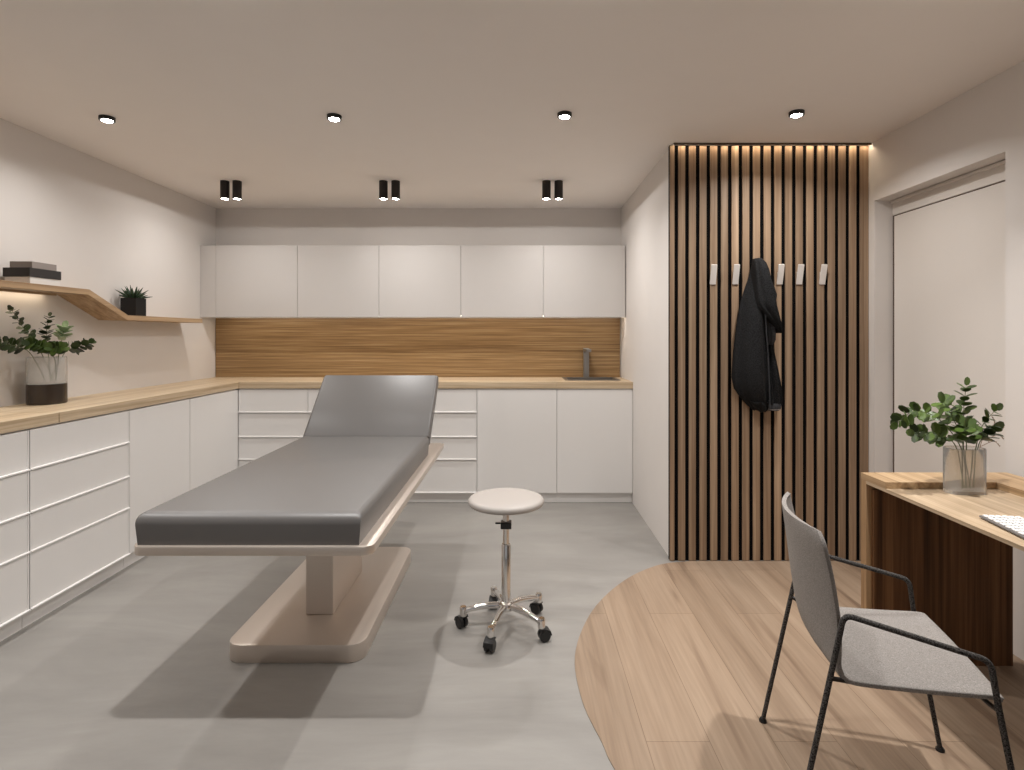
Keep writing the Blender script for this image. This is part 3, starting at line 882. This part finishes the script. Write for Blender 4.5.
for x, z in ((.196, .428), (-.178, .452)):
    xi = x - .008 if x > 0 else x + .07
    obj('cross_bar', tube(bmesh.new(), fillet([(x, -.236, z), (xi, -.19, .424), (xi, .19, .424), (x, .236, z)], .02, 4), .0060, 10), 'black_metal', ch, True)
for sx in (-.268, .268):
    for sy in (-.243, .243):
        obj('foot', lathe(bmesh.new(), [(.013, .0005), (.013, .006), (.009, .012)], 16, (sx, sy, 0)), 'black_plastic', ch, True, 40)

# ------------------------------------------------------------------ lamps
WARM = (1.0, 0.984, 0.965)
def spot(parent, power, z, radius=.03, ang=176, blend=.12):
    l = bpy.data.lights.new('lamp_light', 'SPOT'); l.energy = power; l.color = WARM
    l.spot_size = math.radians(ang); l.spot_blend = blend; l.shadow_soft_size = radius
    o = bpy.data.objects.new('lamp_light', l); COL.objects.link(o)
    o.parent = parent; o.location = (0, 0, z)
    return o
def disc(parent, power, z, spread, dia=.05):
    l = bpy.data.lights.new('lamp_light', 'AREA'); l.shape = 'DISK'; l.size = dia; l.spread = math.radians(spread); l.energy = power; l.color = WARM
    o = bpy.data.objects.new('lamp_light', l); COL.objects.link(o)
    o.parent = parent; o.location = (0, 0, z)
    return o
P_SPOT, P_CYL, P_CYL_DISC = 9.5, 4.6, 3.0
def downlight(x, y, label, group, power=1.0, spread=145, dome=False):
    t = thing('ceiling_spot', label, 'ceiling light', (x, y, H), 0, group)
    obj('ring', lathe(bmesh.new(), [(.026, -.0005), (.037, -.0005), (.037, -.018), (.035, -.020), (.029, -.020), (.026, -.015), (.026, -.0005)], 32, cap=False), 'dark_ring', t, True, 40)
    pr = [(.0255, -.004), (.0255, -.0190), (.023, -.0222)]
    if dome: pr = [(.0255, -.004), (.0255, -.020), (.0235, -.029), (.017, -.037), (.009, -.042), (.001, -.0435)]
    obj('lens', lathe(bmesh.new(), pr, 28), 'lens_dome' if dome else 'lens', t, True, 60)
    disc(t, P_SPOT * power, -.046 if dome else -.0255, spread)
    return t
XS = [-2.16, -.962, .235, 1.42]
sl_ = ['flush black ceiling spot farthest left, above the left worktop', 'flush black ceiling spot above the examination bed', 'flush black ceiling spot above the stool', 'flush black ceiling spot in front of the slat panel']
for x, y, lab, pw in zip(XS, (2.91, 2.89, 2.86, 2.84), sl_, (.6, .25, 1.4, .95)): downlight(x, y, lab, 'flush ceiling spots', pw)
for y in (1.72,):
    for x, pw in ((XS[0], .85), (XS[1], 1.05), (XS[2], .35), (1.34, 1.3)): downlight(x, y, 'flush black ceiling spot overhead, outside the picture', 'ceiling spots behind the picture edge', pw, 115, True)
k = 0
pl = ['left cylinder of the black ceiling lamp pair nearest the left wall', 'right cylinder of the black ceiling lamp pair nearest the left wall',
      'left cylinder of the middle black ceiling lamp pair', 'right cylinder of the middle black ceiling lamp pair',
      'left cylinder of the black ceiling lamp pair nearest the partition', 'right cylinder of the black ceiling lamp pair nearest the partition']
for x in (-2.138, -.961, .249):
    for dx in (-.0455, .0455):
        t = thing('cylinder_lamp', pl[k], 'ceiling light', (x + dx, 4.12, H), 0, 'black cylinder lamps'); k += 1
        obj('housing', lathe(bmesh.new(), [(.0315, -.0005), (.0315, -.132), (.030, -.134), (.027, -.134), (.025, -.128), (.025, -.0005)], 32, cap=False), 'black_metal', t, True, 40)
        obj('lens', lathe(bmesh.new(), [(.0245, -.11), (.0245, -.1315)], 28), 'lens', t, True, 40)
        q = .6 if x < -2 else 1.0
        spot(t, P_CYL * q, -.137, .022, 178, .02); disc(t, P_CYL_DISC * q, -.1365, 160, .04)

# ------------------------------------------------------------------ world, camera, view
wd = bpy.data.worlds.new('world'); S.world = wd; wd.use_nodes = True
wd.node_tree.nodes['Background'].inputs[0].default_value = (0.96, 0.97, 1.0, 1)
wd.node_tree.nodes['Background'].inputs[1].default_value = 0.3
cam = bpy.data.cameras.new('camera'); co_ = bpy.data.objects.new('camera', cam); COL.objects.link(co_)
co_.location = (0, 0, HC); co_.rotation_euler = (PI / 2, 0, 0)
cam.sensor_fit = 'HORIZONTAL'; cam.sensor_width = 36; cam.lens = 36 * 555 / 1024
cam.shift_x = (512 - 519) / 1024; cam.shift_y = -(385 - 335) / 1024
cam.clip_start = .05
S.camera = co_
S.view_settings.view_transform = 'Standard'; S.view_settings.look = 'None'
S.view_settings.gamma = 1.0; S.view_settings.use_curve_mapping = False
S.view_settings.exposure = 0.0
